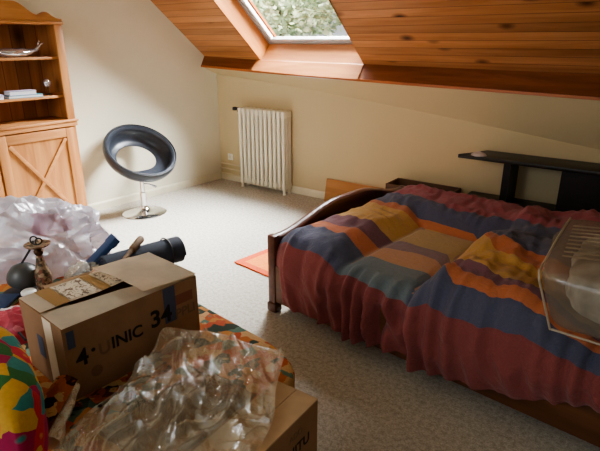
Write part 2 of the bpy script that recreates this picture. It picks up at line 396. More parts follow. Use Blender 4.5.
# skirting
bm = BM(); prism(bm, [(.001, 0), (.014, 0), (.014, .06), (.008, .075), (.001, .075)], -1.83, -.001, 1); o = st(fin('baseboard_left', bm, M['skirt'], smooth=False)); o.location = (L, D, 0); o.rotation_euler = (0, 0, -math.atan(.065))
bm = BM(); prism(bm, [(D - .001, 0), (D - .014, 0), (D - .014, .06), (D - .008, .075), (D - .001, .075)], L + .015, XR, 0); st(fin('baseboard_far', bm, M['skirt'], smooth=False))

# ------------------------------------------------------------------ skylight
win = bpy.data.objects.new('window_1', None); COL.objects.link(win); win['kind'] = 'structure'; win.matrix_world = CM
DW = .20
bm = BM(); t = .016
box(bm, (HX0 - t, HS0, 0), (HX0, HS1, DW)); st(fin('reveal_board', bm, M['reveal'], win, smooth=False))
bm = BM(); box(bm, (HX1, HS0, 0), (HX1 + t, HS1, DW)); fin('reveal_board', bm, M['reveal'], win, smooth=False)
bm = BM(); box(bm, (HX0 - t, HS0 - t, 0), (HX1 + t, HS0, DW)); fin('reveal_board', bm, M['revealx'], win, smooth=False)
bm = BM(); box(bm, (HX0 - t, HS1, 0), (HX1 + t, HS1 + t, DW)); fin('reveal_board', bm, M['revealx'], win, smooth=False)
def rect_frame(bm, x0, s0, x1, s1, w, d0, d1):
    box(bm, (x0, s0, d0), (x1, s0 + w, d1)); box(bm, (x0, s1 - w, d0), (x1, s1, d1))
    box(bm, (x0, s0 + w, d0), (x0 + w, s1 - w, d1)); box(bm, (x1 - w, s0 + w, d0), (x1, s1 - w, d1))
bm = BM(); rect_frame(bm, HX0 - .03, HS0 - .03, HX1 + .03, HS1 + .03, .05, DW, DW + .07); fin('outer_frame', bm, M['grey'], win, smooth=False)
bm = BM(); rect_frame(bm, HX0 + .022, HS0 + .022, HX1 - .022, HS1 - .022, .030, DW + .012, DW + .05); fin('sash', bm, M['lightgrey'], win, smooth=False, bevel=.004)
bm = BM(); box(bm, (HX0 + .075, HS0 + .06, DW + .03), (HX0 + .10, HS1 - .06, DW + .05)); fin('sash_strip', bm, M['trimwood'], win, smooth=False)
bm = BM(); bm.faces.new([bm.verts.new(p) for p in ((HX0 + .05, HS0 + .05, DW + .045), (HX1 - .05, HS0 + .05, DW + .045), (HX1 - .05, HS1 - .05, DW + .045), (HX0 + .05, HS1 - .05, DW + .045))]); fin('pane', bm, M['pane'], win, smooth=False)
# roof outside just below the glass
bm = BM(); box(bm, (HX0 - .2, HS0 - .5, DW + .02), (HX1 + .2, HS0 - .03, DW + .05)); fin('flashing', bm, M['rooftile'], win, smooth=False)

# ------------------------------------------------------------------ tree seen through the skylight
def tree(c, r, n, label, seed):
    rnd = random.Random(seed)
    t = emp('leafy_tree', label, 'tree', (c[0], c[1], 0))
    bm = BM()
    for _ in range(n):
        v = Vector((rnd.gauss(0, 1), rnd.gauss(0, 1), rnd.gauss(0, 1))).normalized() * (rnd.random() ** .4)
        p = Vector((v.x * r[0], v.y * r[1], v.z * r[2] + c[2]))
        a = Vector((rnd.gauss(0, 1), rnd.gauss(0, 1), rnd.gauss(0, .6))).normalized(); b = a.orthogonal().normalized()
        b = (b * cos(rnd.random() * 6) + a.cross(b) * sin(rnd.random() * 6)); l = rnd.uniform(.07, .14); w = l * .3
        bm.faces.new([bm.verts.new(p), bm.verts.new(p + a * l * .5 + b * w), bm.verts.new(p + a * l), bm.verts.new(p + a * l * .5 - b * w)])
    fin('foliage', bm, M['leaf'], t, smooth=False)
    bm = BM(); tube(bm, [(0, 0, 0), (.05, .02, c[2] * .5), (0, 0, c[2])], [.12, .09, .05]); fin('trunk', bm, M['bark'], t)
tree((-6.0, 7.6, 2.0), (1.3, .9, .75), 5200, 'pale green leafy tree seen outside through the skylight', 3)

# ------------------------------------------------------------------ radiator
rad = emp('cast_iron_radiator', 'cream cast-iron column radiator standing against far wall below the skylight', 'radiator', (-3.71, 4.0, 0))
NSEC = 11; pitch = .057
bm = BM()
for yy in (.018, .065, .112):
    tube(bm, [(0, yy, .07), (0, yy, .09), (0, yy, .80), (0, yy, .822)], [.014, .019, .019, .014], 10)
box(bm, (-.019, .0, .78), (.019, .13, .845)); box(bm, (-.019, .0, .055), (.019, .13, .115))
sec = fin('radiator_section', bm, M['enamel'], rad, (.02, 0, 0), sharp=50, bevel=.008)
for k in range(1, NSEC):
    c = sec.copy(); COL.objects.link(c); c.parent = rad; c.location = (.02 + pitch * k, 0, 0)
for x in (.02, .02 + pitch * (NSEC - 1)):
    for yy in (.02, .108):
        bm = BM(); tube(bm, [(x, yy, 0), (x, yy, .02), (x, yy, .06)], [.018, .013, .017], 10); fin('foot', bm, M['enamel'], rad)
bm = BM(); tube(bm, [(-.005, .065, .812), (-.045, .065, .812)], .012); tube(bm, [(-.045, .065, .79), (-.045, .065, .84)], .014)
v = fin('valve', bm, M['brass'], rad); bm = BM(); tube(bm, [(-.05, .065, .825), (-.075, .05, .825), (-.098, .04, .825)], [.012, .02, .018]); fin('valve_knob', bm, M['dark'], v)
for k, z in enumerate((.075, .135, .19)):
    bm = BM(); tube(bm, [(-.405, .12, z), (-.03, .12, z), (.0, .10, z)], .0085, 8); fin('pipe', bm, M['pipe'], rad)
bm = BM(); tube(bm, [(-.02, .065, .03), (-.02, .065, .09)], .012); fin('drain_valve', bm, M['brass'], rad)
so = emp('wall_socket', 'small white wall socket low down in the corner left of the radiator', 'socket', (-3.974, D, .27))
bm = BM(); box(bm, (-.035, -.012, -.035), (.035, 0, .035)); fin('socket_plate', bm, M['white'], so, bevel=.004)
bm = BM(); lathe(bm, [(.001, 0), (.02, 0), (.02, .004), (.001, .004)], n=16, mx=Matrix.Translation((0, -.0125, 0)) @ Matrix.Rotation(pi / 2, 4, 'X')); fin('socket_face', bm, M['skirt'], so)

# ------------------------------------------------------------------ leaning board, crate, console
bm = BM(); box(bm, (-2.67, 0, 0), (-1.98, .018, .228)); o = fin('wooden_board', bm, M['boardwood'], loc=(0, 4.08, 0), bevel=.003); o.rotation_euler = (radians(-11), 0, 0)
tag(o, 'light honey wooden board leaning on the far wall behind the bed foot', 'board')
cr = emp('wooden_crate', 'open brown wooden box between the bed and the far wall', 'crate', (-1.62, 3.99, 0))
for a, b in (((-.285, -.12, 0), (.29, -.102, .35)), ((-.285, .10, 0), (.29, .118, .35))):
    bm = BM(); box(bm, a, b); fin('long_side', bm, M['cratewood'], cr, bevel=.002)
for a, b in (((-.285, -.102, 0), (-.267, .10, .35)), ((.272, -.102, 0), (.29, .10, .35))):
    bm = BM(); box(bm, a, b); fin('end_panel', bm, M['cratewood'], cr, bevel=.002)
bm = BM(); box(bm, (-.267, -.102, .01), (.272, .10, .025)); fin('bottom_panel', bm, M['cratewood'], cr)
ds = emp('console_table', 'long black-brown console table with lower shelf along the far wall', 'table', (-.4, 4.0, 0))
bm = BM(); prism(bm, [(-.90, -.15), (1.6, -.19), (1.6, .13), (-.765, .13)], .655, .683, 2); fin('table_top', bm, M['blackwood'], ds, bevel=.003)
bm = BM(); prism(bm, [(-.85, -.10), (1.5, -.10), (1.5, .13), (-.85, .13)], .30, .335, 2); fin('lower_shelf', bm, M['blackwood'], ds, bevel=.002)
bm = BM(); box(bm, (-.56, -.13, 0), (-.51, .125, .655)); fin('side_panel', bm, M['blackwood'], ds)
bm = BM(); box(bm, (-.83, -.09, 0), (-.80, .125, .30)); fin('side_panel', bm, M['blackwood'], ds)
bm = BM(); box(bm, (-.17, -.13, .0), (1.3, .125, .655)); fin('cabinet_body', bm, M['blackwood'], ds)
bm = BM()
grid(bm, lambda u, v: Vector((.058 * cos(2 * pi * u) * sin(pi * v * .5 + .0) + 0, .045 * sin(2 * pi * u) * sin(pi * v * .5), .028 * cos(pi * v * .5) + .006 * nz((u * 5, v * 4, 2)))), 20, 8)
o = fin('folded_cloth', bm, M['pale'], loc=(-1.155, 3.89, .683)); tag(o, 'small pale pink crumpled cloth lying on left end of the console', 'cloth')

# ------------------------------------------------------------------ rug
rg = emp('rug', 'orange rug with darker border partly under the bed foot', 'rug', (-2.362, 2.451, 0), radians(-7))
bm = BM()
nu, nv = 16, 24
grid(bm, lambda u, v: Vector((.05 + u * .78, v * .84 + .045, .010 + .001 * nz((u * 9, v * 9, 0)))), nu, nv); fin('rug_field', bm, M['rug'], rg)
bm = BM(); W, H_ = .88, .93
for a, b in (((0, 0, 0), (W, .05, .011)), ((0, H_ - .05, 0), (W, H_, .011)), ((0, .05, 0), (.055, H_ - .05, .011)), ((W - .055, .05, 0), (W, H_ - .05, .011))): box(bm, a, b)
fin('rug_edge', bm, M['rugborder'], rg, smooth=False)

# ------------------------------------------------------------------ bed
BA = radians(-6); BW, BLN = 1.42, 2.0
bed = emp('double_bed', 'dark wooden double bed with arched footboard under striped duvet', 'bed', (-1.70, 2.06, 0), BA)
def arch(v):
    t = min(v, BW - v) / (BW / 2)
    return .474 + .095 * sst(t, .08, .85)
bm = BM(); pts = []
vs = [.03 + (BW - .06) * i / 40 for i in range(41)]
prism(bm, [(v, .12) for v in (vs[-1], vs[0])] + [(v, arch(v) - .03) for v in vs], -.012, .014, 0); fin('footboard', bm, M['bedwood'], bed, sharp=30)
bm = BM(); ring = []
for v in vs:
    z = arch(v) - .03
    ring.append([bm.verts.new((x, v, z + h)) for x, h in ((-.03, 0), (-.03, .02), (-.015, .03), (.016, .03), (.03, .02), (.03, 0))])
for a, b in zip(ring, ring[1:]):
    for k in range(6): bm.faces.new((a[k], a[(k + 1) % 6], b[(k + 1) % 6], b[k]))
bm.faces.new(ring[0][::-1]); bm.faces.new(ring[-1]); bmesh.ops.recalc_face_normals(bm, faces=bm.faces)
fin('top_rail', bm, M['bedwood'], bed, sharp=40)
for v in (.0, BW - .045):
    bm = BM(); box(bm, (-.028, v, .06), (.028, v + .045, .478)); p = fin('bed_post', bm, M['bedwood'], bed, bevel=.008)
    bm = BM(); box(bm, (-.036, v - .008, 0), (.036, v + .053, .06)); fin('post_foot', bm, M['bedwood'], p, bevel=.012)
for v in (.005, BW - .03):
    bm = BM(); box(bm, (.028, v, .07), (BLN, v + .025, .30)); fin('side_rail', bm, M['railwood'], bed, bevel=.004)
bm = BM(); box(bm, (.035, .03, .22), (BLN, BW - .03, .42)); fin('mattress', bm, M['mattress'], bed, bevel=.04)
for v in (.01, BW - .055):
    bm = BM(); box(bm, (BLN - .05, v, 0), (BLN, v + .045, .5)); fin('bed_post', bm, M['bedwood'], bed, bevel=.008)

# duvet ------------------------------------------------------------
KB = [.03, .20, .27, .43, .77, .86, 1.18]
BU = [(.05, [.0, .216, .29, .45, .79, .87, 1.15]), (.42, [.0, .22, .35, .49, .81, .87, 1.05]), (.60, [-.01, .215, .39, .51, .81, .85, .98]), (.80, [-.04, .21, .41, .51, .80, .85, .985]),
      (.88, [-.04, .22, .36, .42, .70, .78, .99]), (.96, [-.045, .11, .21, .27, .56, .65, .975]), (1.07, [-.045, .035, .10, .16, .44, .52, .955]), (1.25, [-.045, .022, .07, .115, .37, .49, .90]), (1.45, [-.035, .02, .06, .09, .31, .40, .87]), (2.0, [-.035, .02, .06, .09, .31, .40, .87])]
def stripe_of(u, a):
    u = min(max(u, .051), 1.99)
    for (ua, ba), (ub, bb) in zip(BU, BU[1:]):
        if u <= ub:
            f = (u - ua) / (ub - ua); b = [p + (q - p) * f for p, q in zip(ba, bb)]; break
    if a <= b[0]: return KB[0] + (a - b[0])
    for i in range(6):
        if a <= b[i + 1]: return KB[i] + (KB[i + 1] - KB[i]) * (a - b[i]) / (b[i + 1] - b[i])
    return KB[6] + (a - b[6])
HEM = [(0.03, .10), (.2, .085), (.38, .10), (.57, .075), (.72, .10), (.85, .115), (1.0, .085), (1.12, .105), (1.39, .15), (1.68, .25), (2.0, .30)]
def top(u, v):
    foot = (1 - sst(u, .34, .49)) * sst(u, -.02, .12)
    far = sst(v, .80, 1.0)
    crease = .87 + .02 * sin(v * 9)
    right = sst(u, crease, crease + .14)
    z = .435 + .07 * max(foot, 0)
    z = max(z, .435 + .085 * far * sst(u, .0, .2))
    z = max(z, .435 + right * (.115 + .03 * nz((u * 3, v * 3, 1)) - .055 * sst(u, 1.38, 1.6)))
    lump = max(foot * .6, far * .8, right)
    z += lump * (.014 * (1 - 2.2 * abs(nz((u * 6 + v * 4, v * 7 - u * 2, 15)))) + .016 * nz((u * 5, v * 5, 3)) + .022 * nz((u * 9 + v * 5, v * 4.5 - u * 3, 5)) + .008 * nz((u * 20, v * 20, 7)))
    z += right * (.016 * sin(v * 14 + 4 * nz((u * 2, v * 2, 9)) + u * 6))
    z += lump * .011 * (1 - 2.2 * abs(nz((u * 17 + v * 4, v * 5 - u * 2, 25))))
    # deep seam creases round the flat middle
    for s_, w_ in ((u - .485, .022), (u - crease, .026)):
        if -.1 < v < .84: z -= .016 * exp(-(s_ / w_) ** 2)
    if .47 < u < .9: z -= .014 * exp(-((v - .81) / .025) ** 2)
    if .5 < u < .85 and v < .8: z += .006 * nz((u * 8, v * 8, 2)) + .004 * sin((v + u * .6) * 40) * max(0, nz((u * 4, v * 4, 8)))
    return z
def hem(u): return lerp_list(HEM, u)
NU, NV = 210, 190
A1, A2 = .30, .50; TOT = A2 + 1.2 + .25
def dv(u, a):
    R = .13
    puff = .012 * (1 - sst(u, .35, .5)) + .05 * sst(u, .85, 1.05) + .006; e0 = sst(u, .03, .16)
    if a < A1:
        t = a / A1; z = hem(u) + (.33 - hem(u)) * t
        fold_ = sin(u * 62 + 7 * nz((u * 3, .3, 0)) + t * 1.2) * .013 * (1 - .3 * t) + .016 * nz((u * 15, t * 1.6, 4)) + .013 * (1 - 2.4 * abs(nz((u * 13 + t * .8, t * 1.0, 4.7))))
        gather = sst(u, .28, .4) * (1 - sst(u, .95, 1.1))
        fold_ *= (1.0 + gather * 1.6) * (.25 + .75 * e0)
        y = .03 - .05 * e0 - puff * sin(pi * (.2 + .8 * t) * .6) + (1 - t) * .012 - fold_
        return y, z
    fo = (sin(u * 62 + 7 * nz((u * 3, .3, 0)) + 1.2) * .013 * .7 + .016 * nz((u * 15, 1.6, 4)) + .013 * (1 - 2.4 * abs(nz((u * 13 + .8, 1.0, 4.7))))) * (1.0 + 1.6 * sst(u, .28, .4) * (1 - sst(u, .95, 1.1))) * (.25 + .75 * e0)
    ye = .03 - .05 * e0 - puff * sin(pi * .6)
    if a < A2:
        t = (a - A1) / (A2 - A1); zt_ = top(u, .1)
        y = ye + (.1 - ye) * (1 - cos(t * pi / 2)); z = .33 + (zt_ - .33) * sin(t * pi / 2)
        w = 1 - t
        y -= w ** .7 * fo; z += (.012 * nz((u * 16, t * 3, 3)) + .35 * fo) * sin(t * pi)
        return y, z
    if a < A2 + 1.2:
        v = .1 + (a - A2); return v, top(u, v)
    t = (a - A2 - 1.2) / .25; z1 = top(u, 1.3)
    return 1.3 + .19 * sin(t * pi / 2), z1 - (z1 - .3) * (1 - cos(t * pi / 2))
bm = BM(); lay = bm.verts.layers.float.new('stripe'); lf = bm.verts.layers.float.new('fade')
vs = []
for i in range(NU + 1):
    u = .032 + (BLN - .05) * i / NU; row = []
    for j in range(NV + 1):
        a = TOT * j / NV; y, z = dv(u, a)
        x = u + .010 * nz((u * 4, a * 6, 11)) * sst(u, .05, .2)
        vert = bm.verts.new((x, y, z))
        arcv = a - A2 + .1
        flat = sst(u, .465, .49) * (1 - sst(u, .86, .885)) * (1 - sst(arcv, .80, .815)) * sst(arcv, -.06, -.04)
        w = stripe_of(u + .02 * nz((u * 4, arcv * 7, 41)), arcv + .010 * nz((u * 6, arcv * 6, 21)) + (1 - flat) * .012 * nz((u * 3.2, arcv * 3, 31)))
        vert[lay] = w; vert[lf] = flat; row.append(vert)
    vs.append(row)
for i in range(NU):
    for j in range(NV): bm.faces.new((vs[i][j], vs[i + 1][j], vs[i + 1][j + 1], vs[i][j + 1]))
bmesh.ops.recalc_face_normals(bm, faces=bm.faces)
duv = fin('duvet', bm, M['duvet'], loc=(-1.70, 2.06, 0), sharp=180); duv.rotation_euler = (0, 0, BA)
tag(duv, 'rumpled duvet with red, blue, orange, purple and yellow stripes on the bed', 'duvet')

# vinyl storage bag on the bed -------------------------------------
pb = emp('bedding_bag', 'clear zipped plastic storage bag of folded bedding on right end of duvet', 'storage bag', (-.215, 1.70, .575), radians(4))
X1, Y1, Z1 = .62, .64, .235
def rbox(px, py, pz, p=5):
    def f(u, v):
        th = 2 * pi * u; ph = pi * (v - .5)
        d = Vector((cos(ph) * cos(th), cos(ph) * sin(th), sin(ph)))
        k = (abs(d.x) ** p + abs(d.y) ** p + abs(d.z) ** p) ** (1 / p)
        d = d / k; return Vector((d.x * px, d.y * py, d.z * pz))
    return f
def pbf(u, v):
    q = rbox(X1 / 2, Y1 / 2, Z1 / 2, 9)(u, v)
    s = .012 * nz(q * 6) + .006 * nz(q * 15)
    q = q * (1 + s / .4) + Vector((0, 0, .010 * nz(q * 5 + Vector((3, 3, 3)))))
    q.x -= (q.z + .1) * .28 * sst(-q.x, -.1, .3); q.y -= (q.z + .1) * .30 * sst(-q.y, -.1, .3)
    return q + Vector((X1 / 2, Y1 / 2, Z1 / 2))
bm = BM(); grid(bm, pbf, 64, 40); bmesh.ops.remove_doubles(bm, verts=bm.verts, dist=1e-5); fin('clear_vinyl_cover', bm, M['bagvinyl'], pb, sharp=60)
bm = BM(); grid(bm, lambda u, v: (rbox(X1 / 2 - .03, Y1 / 2 - .03, Z1 / 2 - .022, 4)(u, v) * (1 + .05 * nz(rbox(1, 1, 1)(u, v) * 3))) + Vector((X1 / 2, Y1 / 2, Z1 / 2)), 48, 28); fin('folded_bedding', bm, M['bedding'], pb)
bm = BM()
for k in range(9):
    y = .16 + k * .045; tube(bm, [(.0, y, Z1 - .012), (.2, y + .01, Z1 + .002), (X1 * .55, y + .02, Z1 + .004), (X1 - .03, y, Z1 - .006)], .0035, 6)
fin('ribbed_panel', bm, M['vinylpanel'], pb)
bm = BM(); C1 = [(.012, .012, 0.01), (-.042, -.045, Z1 - .03), (-.047, -.03, Z1 - .005), (-.034, .3, Z1), (-.02, Y1 - .02, Z1 - .012)]
tube(bm, C1, .004, 8)
fin('piping', bm, M['vinylpanel'], pb)
bm = BM(); tube(bm, [(.015, .012, .012), (.2, .0, .006), (X1, .01, .012)], .004, 8); fin('piping', bm, M['vinylpanel'], pb)

# ------------------------------------------------------------------ bookcase
bc = emp('pine_bookcase', 'tall pine bookcase with arched crown, open shelves and cross-braced doors', 'bookcase', (-3.898, 1.665, 0))
HW = .64; DB = -.33
bm = BM(); prism(bm, [(-HW, .88), (HW, .88), (HW, 1.64), (-HW, 1.64)], DB, DB + .012, 0); fin('back_panel', bm, M['pineback'], bc, smooth=False)
for s in (-1, 1):
    y0, y1 = sorted((s * HW, s * (HW - .022))); bm = BM(); box(bm, (DB, y0, .86), (-.012, y1, 1.63)); fin('side_panel', bm, M['pineback'], bc, bevel=.002)
    y0, y1 = sorted((s * (HW + .002), s * (HW - .062))); bm = BM(); box(bm, (-.02, y0, .90), (.0, y1, 1.63)); fin('stile', bm, M['pine'], bc, bevel=.003)
for z in (1.385, 1.10):
    bm = BM(); box(bm, (DB + .012, -HW + .022, z - .02), (-.03, HW - .022, z)); fin('shelf', bm, M['pineh'], bc, bevel=.003)
crown = []
for i in range(61):
    y = -1 + 2 * i / 60; t = abs(y)
    z = 1.652 + .105 * (1 - sst(t, .46, .77)) + .045 * exp(-((t - .81) / .085) ** 2) + .008 * (1 - t)
    crown.append((y * (HW + .004), z))
bm = BM(); prism(bm, [(HW + .004, 1.615), (-HW - .004, 1.615)] + crown, -.022, .004, 0); fin('crown_board', bm, M['pineh'], bc, sharp=30)
bm = BM(); box(bm, (DB, -HW, 1.612), (.014, HW + .008, 1.635)); fin('crown_moulding', bm, M['pineh'], bc, bevel=.005)
bm = BM(); box(bm, (DB, -HW - .004, .86), (.02, HW + .004, .90)); box(bm, (DB, -HW - .012, .895), (.03, HW + .012, .912)); fin('counter_moulding', bm, M['pineh'], bc, bevel=.005)
bm = BM(); box(bm, (DB, -HW, .08), (-.008, HW, .86)); fin('cabinet_body', bm, M['pine'], bc)
bm = BM(); box(bm, (DB, -HW - .006, 0), (.025, HW + .018, .07)); box(bm, (DB, -HW, .07), (.012, HW + .006, .085)); fin('plinth', bm, M['pineh'], bc, bevel=.006)
for y0 in (-.605, .008):
    d = bpy.data.objects.new('door', None); COL.objects.link(d); d.parent = bc; d.location = (0, y0, .09)
    w, h, fw_ = .597, .76, .068
    bm = BM(); box(bm, (-.006, fw_, fw_), (.004, w - fw_, h - fw_)); fin('door_panel', bm, M['pine'], d, smooth=False)
    bm = BM(); box(bm, (-.006, 0, 0), (.016, fw_, h)); fin('door_stile', bm, M['pine'], d, bevel=.003)
    bm = BM(); box(bm, (-.006, w - fw_, 0), (.016, w, h)); fin('door_stile', bm, M['pine'], d, bevel=.003)
    bm = BM(); box(bm, (-.006, fw_, 0), (.016, w - fw_, fw_)); fin('door_rail', bm, M['pineh'], d, bevel=.003)
    bm = BM(); box(bm, (-.006, fw_, h - fw_), (.016, w - fw_, h)); fin('door_rail', bm, M['pineh'], d, bevel=.003)
    for s in (0, 1):
        a = Vector((0, fw_ + .01, fw_ + .01)); b = Vector((0, w - fw_ - .01, h - fw_ - .01))
        if s: a.z, b.z = b.z, a.z
        dirv = (b - a); ln = dirv.length; ang = math.atan2(dirv.z, dirv.y)
        mx = Matrix.Translation(a) @ Matrix.Rotation(ang, 4, 'X')
        bm = BM(); box(bm, (.004, 0, -.014), (.017 + .0015 * s, ln, .014), mx); fin('cross_brace', bm, M['pineh'], d, bevel=.003)
# things on its shelves
X0 = -3.898
cb = emp('glass_dish', 'clear glass boat-shaped dish with curling tail on the upper bookcase shelf', 'dish', (-3.985, 1.97, 1.386))
bm = BM(); grid(bm, lambda u, v: Vector(((.045 * sin(pi * u) + .008) * sin(2 * pi * v), -.19 + .35 * u, .028 + (.028 * sin(pi * u) + .006) * -cos(2 * pi * v) + .02 * (2 * u - 1) ** 2 + .005 * nz((u * 8, v * 6, 1)))), 26, 16); fin('dish_bowl', bm, M['crystal'], cb)
bm = BM(); tube(bm, [(0, .15, .045), (0, .18, .07), (.0, .20, .088), (.0, .222, .094)], [.016, .010, .008, .004], 8)
tube(bm, [(0, .175, .068), (.01, .172, .10), (.01, .185, .112)], [.006, .005, .003], 8); fin('dish_tail', bm, M['crystal'], cb)
def book(name, label, c, size, m, rz, grp=None):
    r = emp(name, label, 'book', c, radians(rz), grp); a, b, h = size
    bm = BM(); box(bm, (-a, -b, 0), (a, b, .003)); box(bm, (-a, -b, h - .003), (a, b, h)); box(bm, (-a, -b, .003), (-a + .003, b, h - .003)); fin('cover', bm, m, r, bevel=.001)
    bm = BM(); box(bm, (-a + .004, -b + .003, .0031), (a - .004, b - .004, h - .0031)); fin('pages', bm, M['paper'], r, smooth=False)
SH = 1.1005
book('book', 'white paperback lying flat at far left of the middle bookcase shelf', (-3.995, 1.66, SH), (.062, .15, .022), M['paper'], 4)
book('book', 'pale grey magazine lying open-edged on top of the white paperback', (-3.99, 1.68, SH + .0225), (.058, .13, .012), M['lilac'], -9)
book('book', 'teal book lying flat under a lilac booklet on the middle shelf', (-3.99, 1.97, SH), (.06, .125, .020), M['teal'], -3)
book('book', 'lilac-white booklet lying on top of the teal book', (-3.99, 1.955, SH + .0205), (.055, .095, .030), M['lilac'], -5)
gl = emp('glass_ornament', 'small round-headed glass ornament at right end of the middle shelf', 'ornament', (-3.98, 2.165, SH))
bm = BM(); lathe(bm, [(.022, 0), (.022, .006), (.006, .014), (.005, .05), (.008, .06)], n=18); fin('ornament_stem', bm, M['brass'], gl)
bm = BM(); lathe(bm, [(.008, .06), (.024, .072), (.030, .092), (.026, .11), (.014, .122), (.001, .126)], n=18); fin('ornament_head', bm, M['crystal'], gl)

# ------------------------------------------------------------------ chair
ch = emp('swivel_lounge_chair', 'black leather round swivel chair with open back on chrome pedestal by left wall', 'chair', (-3.804, 2.80, 0))
bm = BM(); lathe(bm, [(.001, 0), (.195, 0), (.197, .006), (.185, .014), (.12, .026), (.06, .040), (.036, .055), (.032, .075), (.001, .075)], n=40); fin('base', bm, M['chrome'], ch, sharp=50)
bm = BM(); lathe(bm, [(.001, .06), (.028, .06), (.028, .20), (.020, .203), (.020, .345), (.001, .345)], n=24); fin('pedestal', bm, M['chrome'], ch, sharp=50)
bm = BM(); tube(bm, [(.0, .0, .28), (.05, .04, .275), (.075, .06, .262)], .006, 8); tube(bm, [(.07, .056, .264), (.10, .08, .248)], .010, 8); fin('height_lever', bm, M['chrome'], ch)
n = Vector((.60, -.10, .79)).normalized()
e1 = (Vector((0, 0, 1)) - n * n.z).normalized(); e2 = n.cross(e1)
C0 = Vector((-3.875 + 3.804, 2.885 - 2.80, .568))
FM = Matrix(((e1.x, e2.x, n.x, C0.x), (e1.y, e2.y, n.y, C0.y), (e1.z, e2.z, n.z, C0.z), (0, 0, 0, 1)))
RC = .315
outer = [(RC - .035, -.012), (RC - .015, .004), (RC, -.002), (RC + .012, -.025), (RC + .010, -.05), (RC - .008, -.095), (RC - .045, -.135), (RC - .085, -.156), (RC - .115, -.160)]
inner = [(RC - .124, -.152), (RC - .115, -.142), (RC - .085, -.136), (RC - .055, -.112), (RC - .040, -.07), (RC - .040, -.035), (RC - .035, -.012)]
prof = outer + inner
bm = BM(); rings = []; NS = 64
for k in range(NS):
    a = 2 * pi * k / NS; ring = []
    for r, z in prof:
        low_ = .5 - .5 * cos(a)                       # 1 at the seat side (e1 negative), 0 at the back
        rr = r; 
        if r < RC - .08: rr = r - .075 * low_ ** 3
        ring.append(bm.verts.new(FM @ Vector((rr * cos(a), rr * sin(a) * 1.0, z))))
    rings.append(ring)
for k in range(NS):
    a, b = rings[k], rings[(k + 1) % NS]
    for j in range(len(prof) - 1): bm.faces.new((a[j], a[j + 1], b[j + 1], b[j]))
bmesh.ops.remove_doubles(bm, verts=bm.verts, dist=1e-6); bmesh.ops.recalc_face_normals(bm, faces=bm.faces)
seat = fin('padded_shell', bm, M['leather'], ch, sharp=60)
bm = BM(); pts = [FM @ Vector(((RC + .001) * cos(2 * pi * k / 64), (RC + .001) * sin(2 * pi * k / 64), .003)) for k in range(65)]; tube(bm, pts, .006, 6, False); fin('edge_piping', bm, M['dark'], seat)
bm = BM(); lathe(bm, [(.001, .325), (.09, .332), (.10, .345), (.001, .36)], n=24); fin('seat_bracket', bm, M['dark'], ch)

# ------------------------------------------------------------------ day bed under the clutter
ZT = .42
db = emp('day_bed', 'low day bed with orange floral cover carrying the boxes and bags', 'day bed', (-.885, 1.295, 0), radians(-7))
# local: x to -2.05, y to -.80
DX, DY = 2.05, .82
bm = BM()
def dbtop(u, v):
    q = rbox(DX / 2, DY / 2, .075, 9)(u, v)
    return Vector((q.x - DX / 2, q.y - DY / 2, q.z + ZT - .075 + .004 * nz(q * 5) - .012 * sst(q.x, DX / 2 - .25, DX / 2) * sst(q.y, .1, DY / 2)))
grid(bm, dbtop, 120, 40); bmesh.ops.remove_doubles(bm, verts=bm.verts, dist=1e-5); fin('floral_mattress', bm, M['floralb'], db, sharp=70)
bm = BM(); box(bm, (-DX + .03, -DY + .03, .12), (-.04, -.03, ZT - .148)); fin('base_frame', bm, M['bedwood'], db, bevel=.006)
for x in (-DX + .05, -.12):
    for y in (-DY + .05, -.11):
        bm = BM(); box(bm, (x, y, 0), (x + .06, y + .06, .12)); fin('leg', bm, M['bedwood'], db, bevel=.004)

# ------------------------------------------------------------------ big moving box
mb = emp('cardboard_box', 'large cardboard moving box with big black 4 and 34 printed on its side', 'box', (-1.372, .664, ZT), radians(-5.2))
BX, BY, BZ = .305, .508, .26; t = .006
bm = BM(); box(bm, (-t, 0, 0), (0, BY, BZ)); fin('long_side', bm, M['kraftdark'], mb, smooth=False)
bm = BM(); box(bm, (-BX, 0, 0), (-BX + t, BY, BZ)); fin('long_side', bm, M['kraftdark'], mb, smooth=False)
bm = BM(); box(bm, (-BX + t, 0, 0), (-t, t, BZ)); fin('short_side', bm, M['kraftdark'], mb, smooth=False)
bm = BM(); box(bm, (-BX + t, BY - t, 0), (-t, BY, BZ)); fin('short_side', bm, M['kraftdark'], mb, smooth=False)
bm = BM(); box(bm, (-BX + t, t, 0), (-t, BY - t, t)); fin('box_bottom', bm, M['kraftdark'], mb, smooth=False)
def flap(name, fn, nu, nv, m, th=.005):
    bm = BM(); vs = grid(bm, fn, nu, nv); geo = bmesh.ops.solidify(bm, geom=bm.faces[:], thickness=th); return fin(name, bm, m, mb, sharp=40)
flap('front_flap', lambda u, v: Vector((-.0 - (.145 - .075 * v) * u - .006 * nz((v * 7, u * 3, 1)) * u, BY * (.005 + .985 * v), BZ + .001 + .004 * u * nz((v * 5, u * 2, 3)))), 6, 26, M['kraftlight'])
def bf(u, v): return Vector((-BX + .168 * u, BY * (.0 + .99 * v), BZ + .003 + .006 * u + .006 * u * nz((v * 4, u * 2, 5))))
bk = flap('back_flap', bf, 6, 26, M['kraftlight'])
def onflap(name, u0, u1, v0, v1, m):
    bm = BM(); vs = grid(bm, lambda a, b: bf(u0 + (u1 - u0) * a, v0 + (v1 - v0) * b) + Vector((0, 0, .0016)), 5, 10); bmesh.ops.recalc_face_normals(bm, faces=bm.faces)
    o = fin(name, bm, m, mb); return o
for v0, v1 in ((.21, .41), (.50, .69)): onflap('printed_panel', .08, .93, v0, v1, M['squiggle'])
for v0, v1 in ((.10, .20), (.42, .49)): onflap('tape', 0, 1, v0, v1, M['tape'])
